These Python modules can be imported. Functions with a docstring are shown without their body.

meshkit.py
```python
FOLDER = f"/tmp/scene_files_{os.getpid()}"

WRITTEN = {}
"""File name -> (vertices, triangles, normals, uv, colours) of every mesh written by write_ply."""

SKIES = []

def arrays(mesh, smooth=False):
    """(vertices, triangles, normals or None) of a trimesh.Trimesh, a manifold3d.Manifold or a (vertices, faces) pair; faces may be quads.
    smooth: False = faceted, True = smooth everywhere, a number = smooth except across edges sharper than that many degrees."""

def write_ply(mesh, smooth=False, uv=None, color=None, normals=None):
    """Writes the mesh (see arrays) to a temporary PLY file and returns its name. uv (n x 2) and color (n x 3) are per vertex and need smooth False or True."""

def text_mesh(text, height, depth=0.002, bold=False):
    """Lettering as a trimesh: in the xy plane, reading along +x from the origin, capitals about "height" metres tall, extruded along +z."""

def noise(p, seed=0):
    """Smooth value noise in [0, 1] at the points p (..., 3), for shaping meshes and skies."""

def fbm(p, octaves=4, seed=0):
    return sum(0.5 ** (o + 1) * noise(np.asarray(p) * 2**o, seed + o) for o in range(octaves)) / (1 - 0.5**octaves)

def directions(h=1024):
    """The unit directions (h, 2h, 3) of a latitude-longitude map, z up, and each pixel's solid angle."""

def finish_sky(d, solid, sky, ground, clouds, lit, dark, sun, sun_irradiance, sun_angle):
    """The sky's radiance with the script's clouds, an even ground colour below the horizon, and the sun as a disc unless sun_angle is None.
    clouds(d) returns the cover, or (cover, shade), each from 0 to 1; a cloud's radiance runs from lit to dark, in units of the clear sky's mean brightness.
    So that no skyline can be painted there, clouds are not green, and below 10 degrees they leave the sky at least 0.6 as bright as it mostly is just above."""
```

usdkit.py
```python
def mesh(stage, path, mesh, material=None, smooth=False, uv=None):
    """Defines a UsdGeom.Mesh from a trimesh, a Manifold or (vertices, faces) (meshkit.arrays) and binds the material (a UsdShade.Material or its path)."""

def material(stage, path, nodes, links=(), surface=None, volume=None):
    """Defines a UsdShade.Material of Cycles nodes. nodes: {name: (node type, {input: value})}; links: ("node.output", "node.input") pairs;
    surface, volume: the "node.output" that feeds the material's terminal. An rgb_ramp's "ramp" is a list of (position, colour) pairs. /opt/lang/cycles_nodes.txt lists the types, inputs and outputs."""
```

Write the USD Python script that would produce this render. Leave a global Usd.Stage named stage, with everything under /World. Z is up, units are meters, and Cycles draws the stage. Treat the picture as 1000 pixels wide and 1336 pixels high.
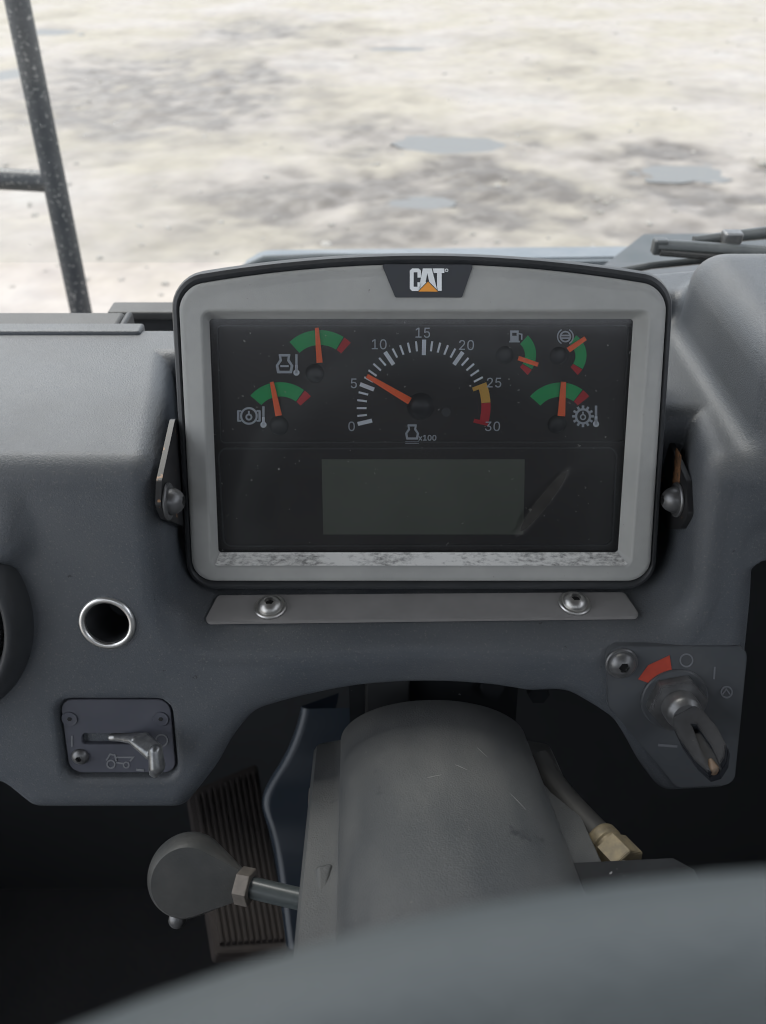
import math, numpy as np, trimesh, usdkit, meshkit
import manifold3d as m3
import shapely
from shapely.geometry import Polygon, LineString, Point, box as sbox
from shapely.ops import unary_union
from shapely import affinity
from pxr import Usd, UsdGeom, UsdLux, UsdShade, Sdf, Gf

stage = Usd.Stage.CreateInMemory()
UsdGeom.SetStageUpAxis(stage, UsdGeom.Tokens.z)
UsdGeom.SetStageMetersPerUnit(stage, 1.0)
UsdGeom.Xform.Define(stage, '/World')
UsdGeom.Scope.Define(stage, '/World/Looks')

# ------------------------------------------------------------------ camera
PITCH = 40.0
C = np.array([0, 0, 2.75])
_p = math.radians(PITCH)
R_ = np.array([1.0, 0, 0]); F_ = np.array([0, math.cos(_p), -math.sin(_p)]); U_ = np.array([0, math.sin(_p), math.cos(_p)])
EXPOSURE = 1.78
cam = UsdGeom.Camera.Define(stage, '/World/camera')
cam.AddTranslateOp().Set(Gf.Vec3d(*C)); cam.AddRotateXOp().Set(90 - PITCH)
cam.CreateFocalLengthAttr(26.0); cam.CreateHorizontalApertureAttr(26.0); cam.CreateVerticalApertureAttr(26.0 * 1336 / 1000)
cam.CreateFStopAttr(9.2); cam.CreateFocusDistanceAttr(0.41)
cam.CreateClippingRangeAttr(Gf.Vec2f(0.01, 2000))
cam.CreateExposureAttr(EXPOSURE)

# ------------------------------------------------------------------ sky and sun (overcast)
SUN_DIR = np.array([-0.34, 0.52, 0.78]); SUN_DIR /= np.linalg.norm(SUN_DIR)
EL = math.asin(SUN_DIR[2]); ROT = math.atan2(SUN_DIR[0], SUN_DIR[1])
dome = UsdLux.DomeLight.Define(stage, '/World/sky')
dome.GetPrim().SetCustomDataByKey('kind', 'structure')
dome.GetPrim().SetCustomDataByKey('label', 'bright overcast daylight sky above the yard')
sky_mat = usdkit.material(stage, '/World/Looks/sky_look', {
    'tc': ('texture_coordinate', {}),
    'map': ('mapping', {'scale': (1, 1, 2.2)}),
    'n': ('noise_texture', {'scale': 2.2, 'detail': 6, 'roughness': 0.55}),
    'r': ('rgb_ramp', {'ramp': [(0.0, (0.45, 0.45, 0.45)), (0.45, (0.8, 0.8, 0.8)), (0.7, (1, 1, 1))]}),
    'sky': ('sky_texture', {'sky_type': 'single_scattering', 'sun_disc': False, 'sun_elevation': EL, 'sun_rotation': ROT, 'altitude': 100, 'air_density': 1.0}),
    'mx': ('mix', {'mix_type': 'mix', 'color2': (4.6, 4.75, 5.0)}),
    'bg': ('background_shader', {'strength': 0.12})},
    [('tc.generated', 'map.vector'), ('map.vector', 'n.vector'), ('n.fac', 'r.fac'), ('r.color', 'mx.fac'), ('sky.color', 'mx.color1'), ('mx.color', 'bg.color')], surface='bg.background')
UsdShade.MaterialBindingAPI.Apply(dome.GetPrim()).Bind(sky_mat)
sun = UsdLux.DistantLight.Define(stage, '/World/sun')
sun.CreateIntensityAttr(0.28); sun.CreateAngleAttr(18.0); sun.CreateNormalizeAttr(True); sun.CreateColorAttr(Gf.Vec3f(1.0, 0.96, 0.9))
_z = SUN_DIR; _x = np.cross([0, 1, 0], _z); _x /= np.linalg.norm(_x); _y = np.cross(_z, _x)
sun.AddTransformOp().Set(Gf.Matrix4d(*_x, 0, *_y, 0, *_z, 0, 0, 0, 0, 1))

# ------------------------------------------------------------------ helpers
def ray(px, py): return R_ * (px - 500) / 1000 + U_ * (668 - py) / 1000 + F_
def P(px, py, Z): return C + Z * ray(px, py)
def onplane(px, py, p0, n):
    r = ray(px, py); return C + r * (((p0 - C) @ n) / (r @ n))
def camv(X, Yd, Z): return C + R_ * X - U_ * Yd + F_ * Z       # metres right / down / forward of the eye
e_ = math.radians(23.5)
DX = np.array([1.0, 0, 0]); DY = np.array([0, math.sin(e_), math.cos(e_)]); DN = np.array([0, -math.cos(e_), math.sin(e_)])
O = P(552, 555, .414)
FRAME_D = (DX, DY, DN, O)
def toL(v, fr=FRAME_D):
    d = np.asarray(v) - fr[3]; return np.stack([d @ fr[0], d @ fr[1], d @ fr[2]], -1)
def D(px, py, z=0.0):                                          # point of the dash plane at height z, local
    return toL(onplane(px, py, O + z * DN, DN))
def frame_at(o, x, y):
    x = np.asarray(x, float); x /= np.linalg.norm(x); y = np.asarray(y, float); y -= x * (x @ y); y /= np.linalg.norm(y)
    return (x, y, np.cross(x, y), np.asarray(o, float))
def toW(v, fr): return np.asarray(v)[..., 0:1] * fr[0] + np.asarray(v)[..., 1:2] * fr[1] + np.asarray(v)[..., 2:3] * fr[2] + fr[3]

names = {}
def numbered(parent, name):
    k = (parent, name); n = names.get(k, 0); names[k] = n + 1
    return name if n == 0 else f'{name}_{n:03d}'
def tag(prim, label=None, cat=None, group=None, kind=None):
    for k, v in (('label', label), ('category', cat), ('group', group), ('kind', kind)):
        if v: prim.SetCustomDataByKey(k, v)
    return prim
def thing(name, label, cat, fr=None, group=None, kind=None):
    x = UsdGeom.Xform.Define(stage, '/World/' + numbered('/World', name))
    if fr is not None:
        a, b, c, o = fr; x.AddTransformOp().Set(Gf.Matrix4d(*map(float, a), 0, *map(float, b), 0, *map(float, c), 0, *map(float, o), 1))
    return tag(x.GetPrim(), label, cat, group, kind)
def obj(name, mesh, mat, parent=None, smooth=30, label=None, cat=None, group=None, kind=None):
    pp = '/World' if parent is None else str(parent.GetPath())
    m = usdkit.mesh(stage, pp + '/' + numbered(pp, name), mesh, M[mat] if isinstance(mat, str) else mat, smooth=smooth)
    return tag(m.GetPrim(), label, cat, group, kind)

def cat_(*ms): return trimesh.util.concatenate([as_tm(m) for m in ms])
def as_tm(m):
    if hasattr(m, 'to_mesh'):
        k = m.to_mesh(); return trimesh.Trimesh(k.vert_properties[:, :3], k.tri_verts, process=False)
    return m
def xf(m, fr):
    m = as_tm(m).copy(); m.vertices = toW(m.vertices, fr); return m
def extr(g, z0, z1, fr=None):
    gs = [q for q in getattr(g, 'geoms', [g]) if q.area > 0]
    m = trimesh.util.concatenate([trimesh.creation.extrude_polygon(q, z1 - z0, engine='earcut') for q in gs])
    m.apply_translation([0, 0, z0]); return m if fr is None else xf(m, fr)
def chamf(g, z0, z1, c, fr=None):                              # plate with chamfered upper edge
    gs = [q for q in getattr(g, 'geoms', [g])]
    out = []
    for q in gs:
        cs = m3.CrossSection([np.array(q.exterior.coords)[:-1]] + [np.array(i.coords)[:-1] for i in q.interiors], m3.FillRule.EvenOdd)
        a = m3.Manifold.extrude(cs, z1 - z0 - c).translate([0, 0, z0])
        lay = [a]
        n = 3
        for i in range(n):
            t0, t1 = i / n, (i + 1) / n
            ins = c * (1 - math.cos(t1 * math.pi / 2)); zz = c * math.sin(t1 * math.pi / 2)
            lay.append(m3.Manifold.extrude(cs.offset(-ins, m3.JoinType.Round), z1 - c - z0 + zz).translate([0, 0, z0]))
        out.append(as_tm(m3.Manifold.batch_boolean(lay, m3.OpType.Add)))
    m = trimesh.util.concatenate(out); return m if fr is None else xf(m, fr)
def lathe(prof, n=40):                                         # profile (r, z) round local z
    prof = np.asarray(prof, float); a = np.linspace(0, 2 * math.pi, n, endpoint=False)
    v = np.stack([prof[:, None, 0] * np.cos(a), prof[:, None, 0] * np.sin(a), np.repeat(prof[:, 1:2], n, 1)], -1).reshape(-1, 3)
    k = len(prof); f = []
    for i in range(k - 1):
        for j in range(n):
            q = (j + 1) % n; f.append([i * n + j, i * n + q, (i + 1) * n + q, (i + 1) * n + j])
    f = np.array(f); m = trimesh.Trimesh(v, np.vstack([f[:, [0, 1, 2]], f[:, [0, 2, 3]]]), process=False)
    m.merge_vertices(); m.update_faces(m.nondegenerate_faces()); m.fix_normals(); return m
def tube(pts, r, n=16, caps=True):
    pts = np.asarray(pts, float); rs = np.broadcast_to(np.asarray(r, float), (len(pts),))
    t = np.gradient(pts, axis=0); t /= np.linalg.norm(t, axis=1, keepdims=True)
    ref = np.array([0, 0, 1.0]) if abs(t[0][2]) < .9 else np.array([1.0, 0, 0])
    rings = []; u = np.cross(t[0], ref)
    for p, d, rr in zip(pts, t, rs):
        u = u - d * (u @ d); u /= np.linalg.norm(u); w = np.cross(d, u); a = np.linspace(0, 2 * math.pi, n, endpoint=False)
        rings.append(p + rr * (np.cos(a)[:, None] * u + np.sin(a)[:, None] * w))
    return loft(rings, caps)
def loft(rings, caps=True, closed=True):
    n = len(rings[0]); v = np.vstack(rings); f = []
    for i in range(len(rings) - 1):
        j = np.arange(n if closed else n - 1); q = (j + 1) % n
        f.append(np.stack([i * n + j, i * n + q, (i + 1) * n + q, (i + 1) * n + j], 1))
    f = np.vstack(f); tri = [f[:, [0, 1, 2]], f[:, [0, 2, 3]]]
    if caps:
        k = len(v); v = np.vstack([v, rings[0].mean(0), rings[-1].mean(0)]); b = (len(rings) - 1) * n; j = np.arange(n); q = (j + 1) % n
        tri += [np.stack([q, j, np.full(n, k)], 1), np.stack([b + j, b + q, np.full(n, k + 1)], 1)]
    m = trimesh.Trimesh(v, np.vstack(tri), process=False)
    if caps and m.volume < 0: m.invert()
    return m
def spline(pts, n=24):
    from scipy.interpolate import CubicSpline
    pts = np.asarray(pts, float); s = np.r_[0, np.cumsum(np.linalg.norm(np.diff(pts, axis=0), axis=1))]
    return CubicSpline(s, pts)(np.linspace(0, s[-1], n))
def boxm(x0, x1, y0, y1, z0, z1, r=0.0, n=16):
    if r <= 0: return trimesh.creation.box(bounds=[[x0, y0, z0], [x1, y1, z1]])
    s = m3.Manifold.sphere(r, n)
    return as_tm(m3.Manifold.batch_hull([s.translate([a, b, c]) for a in (x0 + r, x1 - r) for b in (y0 + r, y1 - r) for c in (z0 + r, z1 - r)]))
def rbox2(x0, x1, y0, y1, r): return sbox(x0 + r, y0 + r, x1 - r, y1 - r).buffer(r, quad_segs=8)
def pxg(g, z):                                                  # a flat outline given in photograph pixels, on the dash plane at height z
    return shapely.transform(g, lambda a: np.array([D(x, y, z)[:2] for x, y in a]))
def hexa(r, n=6): return Polygon([(r * math.cos(math.pi * (2 * i) / n), r * math.sin(math.pi * 2 * i / n)) for i in range(n)])

# ------------------------------------------------------------------ materials
M = {}
def mat(name, c1, c2=None, rough=.5, scale=60, bump=0.0, bscale=900, spec=.5, metal=0.0, speck=None, wear=None, lo=.35, hi=.65, rough2=None, detail=5, stretch=None, coat=0.0, dust=None):
    c2 = c2 or c1
    nd = {'tc': ('texture_coordinate', {}), 'n': ('noise_texture', {'scale': scale, 'detail': detail, 'roughness': .6}),
          'r': ('rgb_ramp', {'ramp': [(lo, c1), (hi, c2)]}),
          'p': ('principled_bsdf', {'roughness': rough, 'metallic': metal, 'specular_ior_level': spec, 'coat_weight': coat})}
    ln = [('n.fac', 'r.fac')]
    if stretch:
        nd['map'] = ('mapping', {'scale': stretch}); ln += [('tc.object', 'map.vector'), ('map.vector', 'n.vector')]
    else: ln.append(('tc.object', 'n.vector'))
    last = 'r.color'
    for key, (sc, thr, col, wid) in (('s', speck or (0, 0, 0, 0)), ('w', wear or (0, 0, 0, 0))):
        if not sc: continue
        nd[key + 'n'] = ('noise_texture', {'scale': sc, 'detail': 3, 'roughness': .7})
        nd[key + 'r'] = ('rgb_ramp', {'ramp': [(thr, (0, 0, 0)), (thr + wid, (1, 1, 1))]})
        nd[key + 'm'] = ('mix', {'mix_type': 'mix', 'color2': col})
        ln += [('tc.object', key + 'n.vector'), (key + 'n.fac', key + 'r.fac'), (key + 'r.color', key + 'm.fac'), (last, key + 'm.color1')]
        last = key + 'm.color'
    if dust:                                                    # settled dust on upward-facing plastic, broken up by noise
        nd.update(ge=('geometry', {}), sx=('separate_xyz', {}), du=('map_range', {'from_min': .45, 'from_max': .95, 'to_min': 0, 'to_max': 1, 'clamp': True}), dn=('noise_texture', {'scale': 55, 'detail': 6, 'roughness': .7}),
                  dr=('map_range', {'from_min': .25, 'from_max': .75, 'to_min': dust[1] * .5, 'to_max': dust[1] * 1.3, 'clamp': True}), dm=('math', {'math_type': 'multiply'}), dx=('mix', {'mix_type': 'mix', 'color2': dust[0]}))
        ln += [('ge.normal', 'sx.vector'), ('sx.z', 'du.value'), ('tc.object', 'dn.vector'), ('dn.fac', 'dr.value'), ('du.result', 'dm.value1'), ('dr.result', 'dm.value2'), ('dm.value', 'dx.fac'), (last, 'dx.color1')]
        last = 'dx.color'
    ln.append((last, 'p.base_color'))
    if rough2 is not None:
        nd['rr'] = ('map_range', {'from_min': lo, 'from_max': hi, 'to_min': rough, 'to_max': rough2, 'clamp': True})
        ln += [('n.fac', 'rr.value'), ('rr.result', 'p.roughness')]
    if bump:
        nd['bn'] = ('noise_texture', {'scale': bscale, 'detail': 3, 'roughness': .6})
        nd['b'] = ('bump', {'strength': 1.0, 'distance': bump})
        ln += [('tc.object', 'bn.vector'), ('bn.fac', 'b.height'), ('b.normal', 'p.normal')]
    M[name] = usdkit.material(stage, '/World/Looks/' + name, nd, ln, surface='p.BSDF')

mat('dash_plastic', (.060, .068, .078), (.082, .088, .095), rough=.36, rough2=.48, scale=11, bump=.00034, bscale=1100, spec=.42, dust=((.16, .155, .142), .14), speck=(760, .57, (.135, .135, .13), .16), wear=(150, .715, (.035, .036, .04), .02))
mat('trim_plastic', (.045, .045, .044), (.062, .062, .06), rough=.55, scale=30, bump=.0002, bscale=900)
mat('bezel_paint', (.31, .312, .298), (.385, .382, .36), rough=.42, rough2=.55, scale=16, bump=.0001, bscale=1800, speck=(300, .70, (.12, .115, .10), .08), wear=(120, .76, (.05, .05, .05), .02))
M['bezel_sill_paint'] = usdkit.material(stage, '/World/Looks/bezel_sill_paint', {
    'tc': ('texture_coordinate', {}), 'map': ('mapping', {'scale': (.55, 1, 1)}), 'n1': ('noise_texture', {'scale': 430, 'detail': 5, 'roughness': .65}), 'n2': ('noise_texture', {'scale': 26, 'detail': 3}),
    'sx': ('separate_xyz', {}), 'ab': ('math', {'math_type': 'absolute'}), 'k1': ('math', {'math_type': 'multiply_add', 'value2': .8, 'value3': 0.12}), 'k2': ('math', {'math_type': 'multiply_add', 'value2': -1.6}),
    'ad': ('math', {'math_type': 'add'}), 'r': ('rgb_ramp', {'ramp': [(.0, (.20, .198, .188)), (.74, (.26, .255, .24)), (.88, (.60, .59, .56)), (1.0, (.80, .79, .75))]}), 'p': ('principled_bsdf', {'roughness': .55})},
    [('tc.object', 'map.vector'), ('map.vector', 'n1.vector'), ('tc.object', 'n2.vector'), ('tc.object', 'sx.vector'), ('sx.x', 'ab.value1'), ('n2.fac', 'k1.value1'), ('ab.value', 'k2.value1'), ('n1.fac', 'k2.value3'),
     ('k1.value', 'ad.value1'), ('k2.value', 'ad.value2'), ('ad.value', 'r.fac'), ('r.color', 'p.base_color')], surface='p.BSDF')
mat('shell_plastic', (.022, .024, .026), (.032, .033, .035), rough=.48, scale=40, bump=.0001)
mat('dial_black', (.012, .012, .014), (.020, .018, .020), rough=.6, scale=9)
mat('dial_frame', (.045, .047, .052), rough=.5)
mat('lcd_grey', (.10, .115, .09), (.115, .13, .105), rough=.5, scale=20)
mat('print_white', (.80, .85, .90), rough=.7)
mat('print_grey', (.46, .50, .55), rough=.7)
mat('print_green', (.014, .40, .12), rough=.7)
mat('print_red', (.55, .028, .04), rough=.7)
mat('print_yellow', (.75, .44, .09), rough=.7)
mat('needle_orange', (1.0, .15, .03), rough=.5)
mat('hub_black', (.02, .022, .026), rough=.4)
mat('badge_black', (.018, .02, .024), rough=.35)
mat('logo_white', (.80, .82, .82), rough=.5)
mat('logo_orange', (.85, .33, .04), rough=.5)
mat('steel', (.55, .54, .52), (.40, .39, .37), rough=.30, rough2=.45, scale=180, metal=1.0)
mat('dull_steel', (.20, .20, .20), (.14, .14, .14), rough=.42, scale=120, metal=.8)
mat('chrome', (.86, .85, .82), rough=.32, metal=1.0)
mat('black_hole', (.006, .006, .006), rough=.8)
mat('bracket_paint', (.010, .010, .011), (.016, .016, .016), rough=.45, scale=50, wear=(90, .62, (.26, .14, .07), .03))
mat('rust_wear', (.26, .12, .05), (.06, .035, .02), rough=.8, scale=300)
mat('plate_paint', (.20, .192, .185), (.235, .226, .218), rough=.55, scale=30, bump=.0001, bscale=1200)
mat('switch_plate', (.055, .058, .072), (.068, .07, .085), rough=.45, scale=40, speck=(300, .70, (.12, .12, .12), .06))
mat('key_plate', (.058, .063, .069), (.074, .077, .080), rough=.42, scale=30, wear=(100, .70, (.09, .088, .085), .1))
mat('decal_red', (.42, .055, .03), (.36, .05, .03), rough=.55, scale=200)
mat('decal_grey', (.15, .155, .165), rough=.6)
mat('key_plastic', (.012, .013, .016), (.024, .026, .030), rough=.6, spec=.2, scale=90, wear=(200, .68, (.08, .08, .08), .08))
mat('key_worn', (.14, .085, .05), (.09, .07, .05), rough=.6, scale=300)
mat('lever_metal', (.16, .165, .17), (.34, .34, .33), rough=.28, scale=130, metal=.7)
mat('shroud_plastic', (.056, .060, .062), (.098, .099, .096), rough=.46, rough2=.64, stretch=(1, 1, .5), scale=22, bump=.0003, bscale=1100, speck=(260, .68, (.12, .118, .11), .08), wear=(60, .68, (.032, .034, .036), .08))
mat('knob_plastic', (.048, .050, .049), (.074, .073, .069), rough=.45, scale=40, bump=.00015, bscale=900, wear=(200, .70, (.17, .15, .13), .06))
mat('rod_paint', (.05, .06, .062), (.07, .08, .08), rough=.32, scale=60)
mat('zinc', (.26, .23, .20), (.20, .18, .16), rough=.4, scale=200, metal=.6)
mat('brass', (.22, .178, .105), (.14, .118, .078), rough=.55, scale=220, metal=.25)
mat('hose_rubber', (.028, .028, .027), (.042, .041, .038), rough=.6, scale=60)
mat('black_steel', (.010, .011, .013), (.016, .018, .02), rough=.6, spec=.25, scale=40, wear=(110, .66, (.22, .22, .22), .03))
mat('blue_steel', (.008, .013, .020), (.012, .017, .024), rough=.35, scale=30)
mat('pedal_rubber', (.012, .0085, .0075), (.018, .013, .011), rough=.7, scale=60)
mat('floor_rubber', (.005, .0055, .007), (.009, .009, .0095), rough=.75, scale=12, bump=.0008, bscale=80, wear=(60, .73, (.10, .09, .075), .03))
mat('cab_black', (.010, .011, .012), rough=.6)
mat('cab_trim', (.055, .057, .06), rough=.6)
mat('wheel_rubber', (.112, .128, .130), (.138, .150, .147), rough=.52, scale=26, bump=.0004, bscale=500)
mat('rail_paint', (.016, .019, .022), (.028, .030, .033), rough=.5, scale=30, wear=(130, .58, (.22, .215, .20), .10), bump=.0004, bscale=300)
mat('hood_grey', (.11, .13, .145), (.16, .175, .185), rough=.35, scale=10)
mat('hood_dark', (.04, .05, .053), (.06, .066, .07), rough=.5, scale=20)
mat('machine_yellow', (.80, .68, .46), rough=.5, scale=10)
mat('wiper_black', (.035, .04, .042), (.06, .065, .065), rough=.4, scale=40)

# lens: clear pane that mirrors by its Fresnel reflectance and carries dust specks; windscreen the same with a thin dust film
def pane(name, dust, speck_scale, thr, tint=(1, 1, 1), rough=.10):
    M[name] = usdkit.material(stage, '/World/Looks/' + name, {
        'tc': ('texture_coordinate', {}), 'f': ('fresnel', {'IOR': 1.45}), 't': ('transparent_bsdf', {'color': tint}), 'g': ('glossy_bsdf', {'color': (1, 1, 1), 'roughness': rough}),
        'a': ('mix_closure', {}), 'd': ('diffuse_bsdf', {'color': (.55, .54, .50)}), 'n': ('noise_texture', {'scale': speck_scale, 'detail': 2, 'roughness': .5}),
        'n2': ('noise_texture', {'scale': 14, 'detail': 4}), 'r2': ('map_range', {'from_min': .3, 'from_max': .75, 'to_min': dust * .4, 'to_max': dust * 1.6, 'clamp': True}),
        'r': ('map_range', {'from_min': thr, 'from_max': thr + .05, 'to_min': 0, 'to_max': .28, 'clamp': True}), 'ad': ('math', {'math_type': 'add', 'use_clamp': True}), 'b': ('mix_closure', {})},
        [('f.fac', 'a.fac'), ('t.BSDF', 'a.closure1'), ('g.BSDF', 'a.closure2'), ('tc.object', 'n.vector'), ('tc.object', 'n2.vector'), ('n2.fac', 'r2.value'), ('n.fac', 'r.value'),
         ('r.result', 'ad.value1'), ('r2.result', 'ad.value2'), ('ad.value', 'b.fac'), ('a.closure', 'b.closure1'), ('d.BSDF', 'b.closure2')], surface='b.closure')
pane('lens_glass', .007, 330, .735)
pane('windscreen_glass', .018, 120, .74, tint=(.95, .97, .97))
M['pool_water'] = usdkit.material(stage, '/World/Looks/pool_water', {
    'tc': ('texture_coordinate', {}), 'bn': ('noise_texture', {'scale': 4, 'detail': 2}), 'b': ('bump', {'distance': .01, 'strength': .3}),
    'p': ('principled_bsdf', {'base_color': (.165, .166, .162), 'roughness': .5, 'specular_ior_level': .10})},
    [('tc.object', 'bn.vector'), ('bn.fac', 'b.height'), ('b.normal', 'p.normal')], surface='p.BSDF')
M['yard_dirt'] = usdkit.material(stage, '/World/Looks/yard_dirt', {
    'tc': ('texture_coordinate', {}), 'a': ('attribute', {'attribute': 'mud'}),
    'n': ('noise_texture', {'scale': .42, 'detail': 6, 'roughness': .55}), 'n2': ('noise_texture', {'scale': 3.2, 'detail': 5, 'roughness': .6}),
    'r': ('rgb_ramp', {'ramp': [(.25, (.20, .178, .152)), (.42, (.305, .278, .228)), (.58, (.325, .296, .27)), (.75, (.35, .335, .318))]}),
    'r2': ('rgb_ramp', {'ramp': [(.3, (.86, .855, .85)), (.6, (1.03, 1.025, 1.0))]}), 'mu': ('mix', {'mix_type': 'multiply', 'fac': 1.0}),
    'mx': ('mix', {'mix_type': 'mix', 'color2': (.080, .066, .053)}),
    'n3': ('noise_texture', {'scale': 3.6, 'detail': 6, 'roughness': .62}), 'm3': ('map_range', {'from_min': .25, 'from_max': .6, 'to_min': .6, 'to_max': 1.15, 'clamp': True}), 'mm': ('math', {'math_type': 'multiply', 'use_clamp': True}),
    'rr': ('map_range', {'from_min': 0, 'from_max': 1, 'to_min': .9, 'to_max': .5, 'clamp': True}),
    'b': ('bump', {'distance': .010, 'strength': .8}), 'p': ('principled_bsdf', {})},
    [('tc.object', 'n.vector'), ('tc.object', 'n2.vector'), ('n.fac', 'r.fac'), ('n2.fac', 'r2.fac'), ('r.color', 'mu.color1'), ('r2.color', 'mu.color2'), ('mu.color', 'mx.color1'),
     ('tc.object', 'n3.vector'), ('n3.fac', 'm3.value'), ('m3.result', 'mm.value1'), ('a.fac', 'mm.value2'), ('mm.value', 'mx.fac'), ('mx.color', 'p.base_color'), ('a.fac', 'rr.value'), ('rr.result', 'p.roughness'), ('n2.fac', 'b.height'), ('b.normal', 'p.normal')], surface='p.BSDF')

# ------------------------------------------------------------------ ground, puddles
def gpt(px, py):
    r = ray(px, py); return (C + r * (C[2] / -r[2]))
def gell(px, py, rx, ry):                                       # a patch of the yard as (cx, cy, rx, ry) in metres
    c = gpt(px, py); a = gpt(px + rx, py); n_, f_ = gpt(px, py + ry), gpt(px, py - ry)
    return c[0], (n_[1] + f_[1]) / 2, abs(a[0] - c[0]), (f_[1] - n_[1]) / 2
MUD = [(820, 300, 150, 20, .5), (500, 308, 190, 18, .5), (720, 250, 110, 14, .65), (250, 95, 90, 22, .4), (205, 118, 120, 30, .95), (140, 100, 60, 22, .5), (305, 130, 60, 20, .75), (345, 36, 50, 10, .6), (270, 62, 60, 9, .3), (430, 255, 130, 22, .9), (370, 268, 80, 22, .85), (610, 226, 110, 18, .95), (650, 262, 120, 22, .85),
       (330, 300, 90, 20, .5), (900, 206, 90, 16, .7), (960, 250, 70, 14, .8), (880, 240, 60, 9, .6), (480, 172, 60, 12, .5), (560, 175, 90, 14, .35), (700, 175, 50, 10, .35), (780, 300, 90, 12, .3), (560, 300, 140, 16, .45),
       (60, 140, 50, 20, .35), (450, 60, 60, 8, .25), (930, 120, 60, 10, .2), (760, 90, 90, 7, .15), (620, 50, 80, 6, .15), (960, 290, 60, 20, .4), (180, 180, 60, 16, .35), (700, 120, 120, 6, .12)]
POOLS = [(595, 187, 62, 11), (895, 222, 48, 10), (62, 40, 36, 5), (545, 262, 34, 7), (520, 62, 40, 3), (12, 95, 20, 8)]
def axis_(a, b, st, far, k=1.18):
    x = list(np.arange(a, b + st / 2, st)); s = st; lo, hi = [a], [b]
    while hi[-1] < far: s *= k; hi.append(hi[-1] + s); lo.append(lo[-1] - s)
    return np.array(lo[:0:-1] + x + hi[1:])
gx, gy = axis_(-12, 12, .075, 700), axis_(3.5, 27, .075, 700)
GX, GY = np.meshgrid(gx, gy, indexing='ij'); q = np.stack([GX, GY, 0 * GX], -1)
near = np.clip(1 - np.maximum(np.abs(GX) - 12, np.abs(GY - 15) - 13) / 8, 0, 1)
fb = meshkit.fbm(q * [1.1, 1.1, 1], 5, 3); fb2 = meshkit.fbm(q * [3.0, 3.0, 1] + 9, 4, 11)
mud = np.zeros_like(GX)
wx = GX + (meshkit.fbm(q * .9 + 40, 4, 5) - .5) * 1.3; wy = GY + (meshkit.fbm(q * .9 + 80, 4, 6) - .5) * 2.6
for px, py, rx, ry, s in MUD:
    cx, cy, ax, ay = gell(px, py, rx, ry); mud = np.maximum(mud, s * np.exp(-.55 * (((wx - cx) / ax / 1.3) ** 2 + ((wy - cy) / ay / 1.4) ** 2) ** 1.2))
mud *= np.clip(.30 + 2.2 * (fb2 - .25), 0, 1.3) * near
mud = np.clip(mud * 1.6, 0, .95)
GZ = near * ((fb - .5) * .12 + (fb2 - .5) * .055 * (1 + 1.2 * mud) - .06 * mud)
pool = []
for px, py, rx, ry in POOLS:
    cx, cy, ax, ay = gell(px, py, rx, ry); pool.append((cx, cy, ax, ay))
    d = np.sqrt(((GX - cx) / ax) ** 2 + ((GY - cy) / ay) ** 2); GZ = GZ * np.clip(d - .5, .35, 1) - .07 * np.clip(1.25 - d, 0, .6)
    mud = np.maximum(mud, .55 * np.clip(1.6 - d, 0, 1) * np.clip(.4 + 1.5 * (fb2 - .25), 0, 1))
nx, ny = len(gx), len(gy); ix = np.arange(nx * ny).reshape(nx, ny)
gf = np.stack([ix[:-1, :-1], ix[1:, :-1], ix[1:, 1:], ix[:-1, 1:]], -1).reshape(-1, 4)
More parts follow.
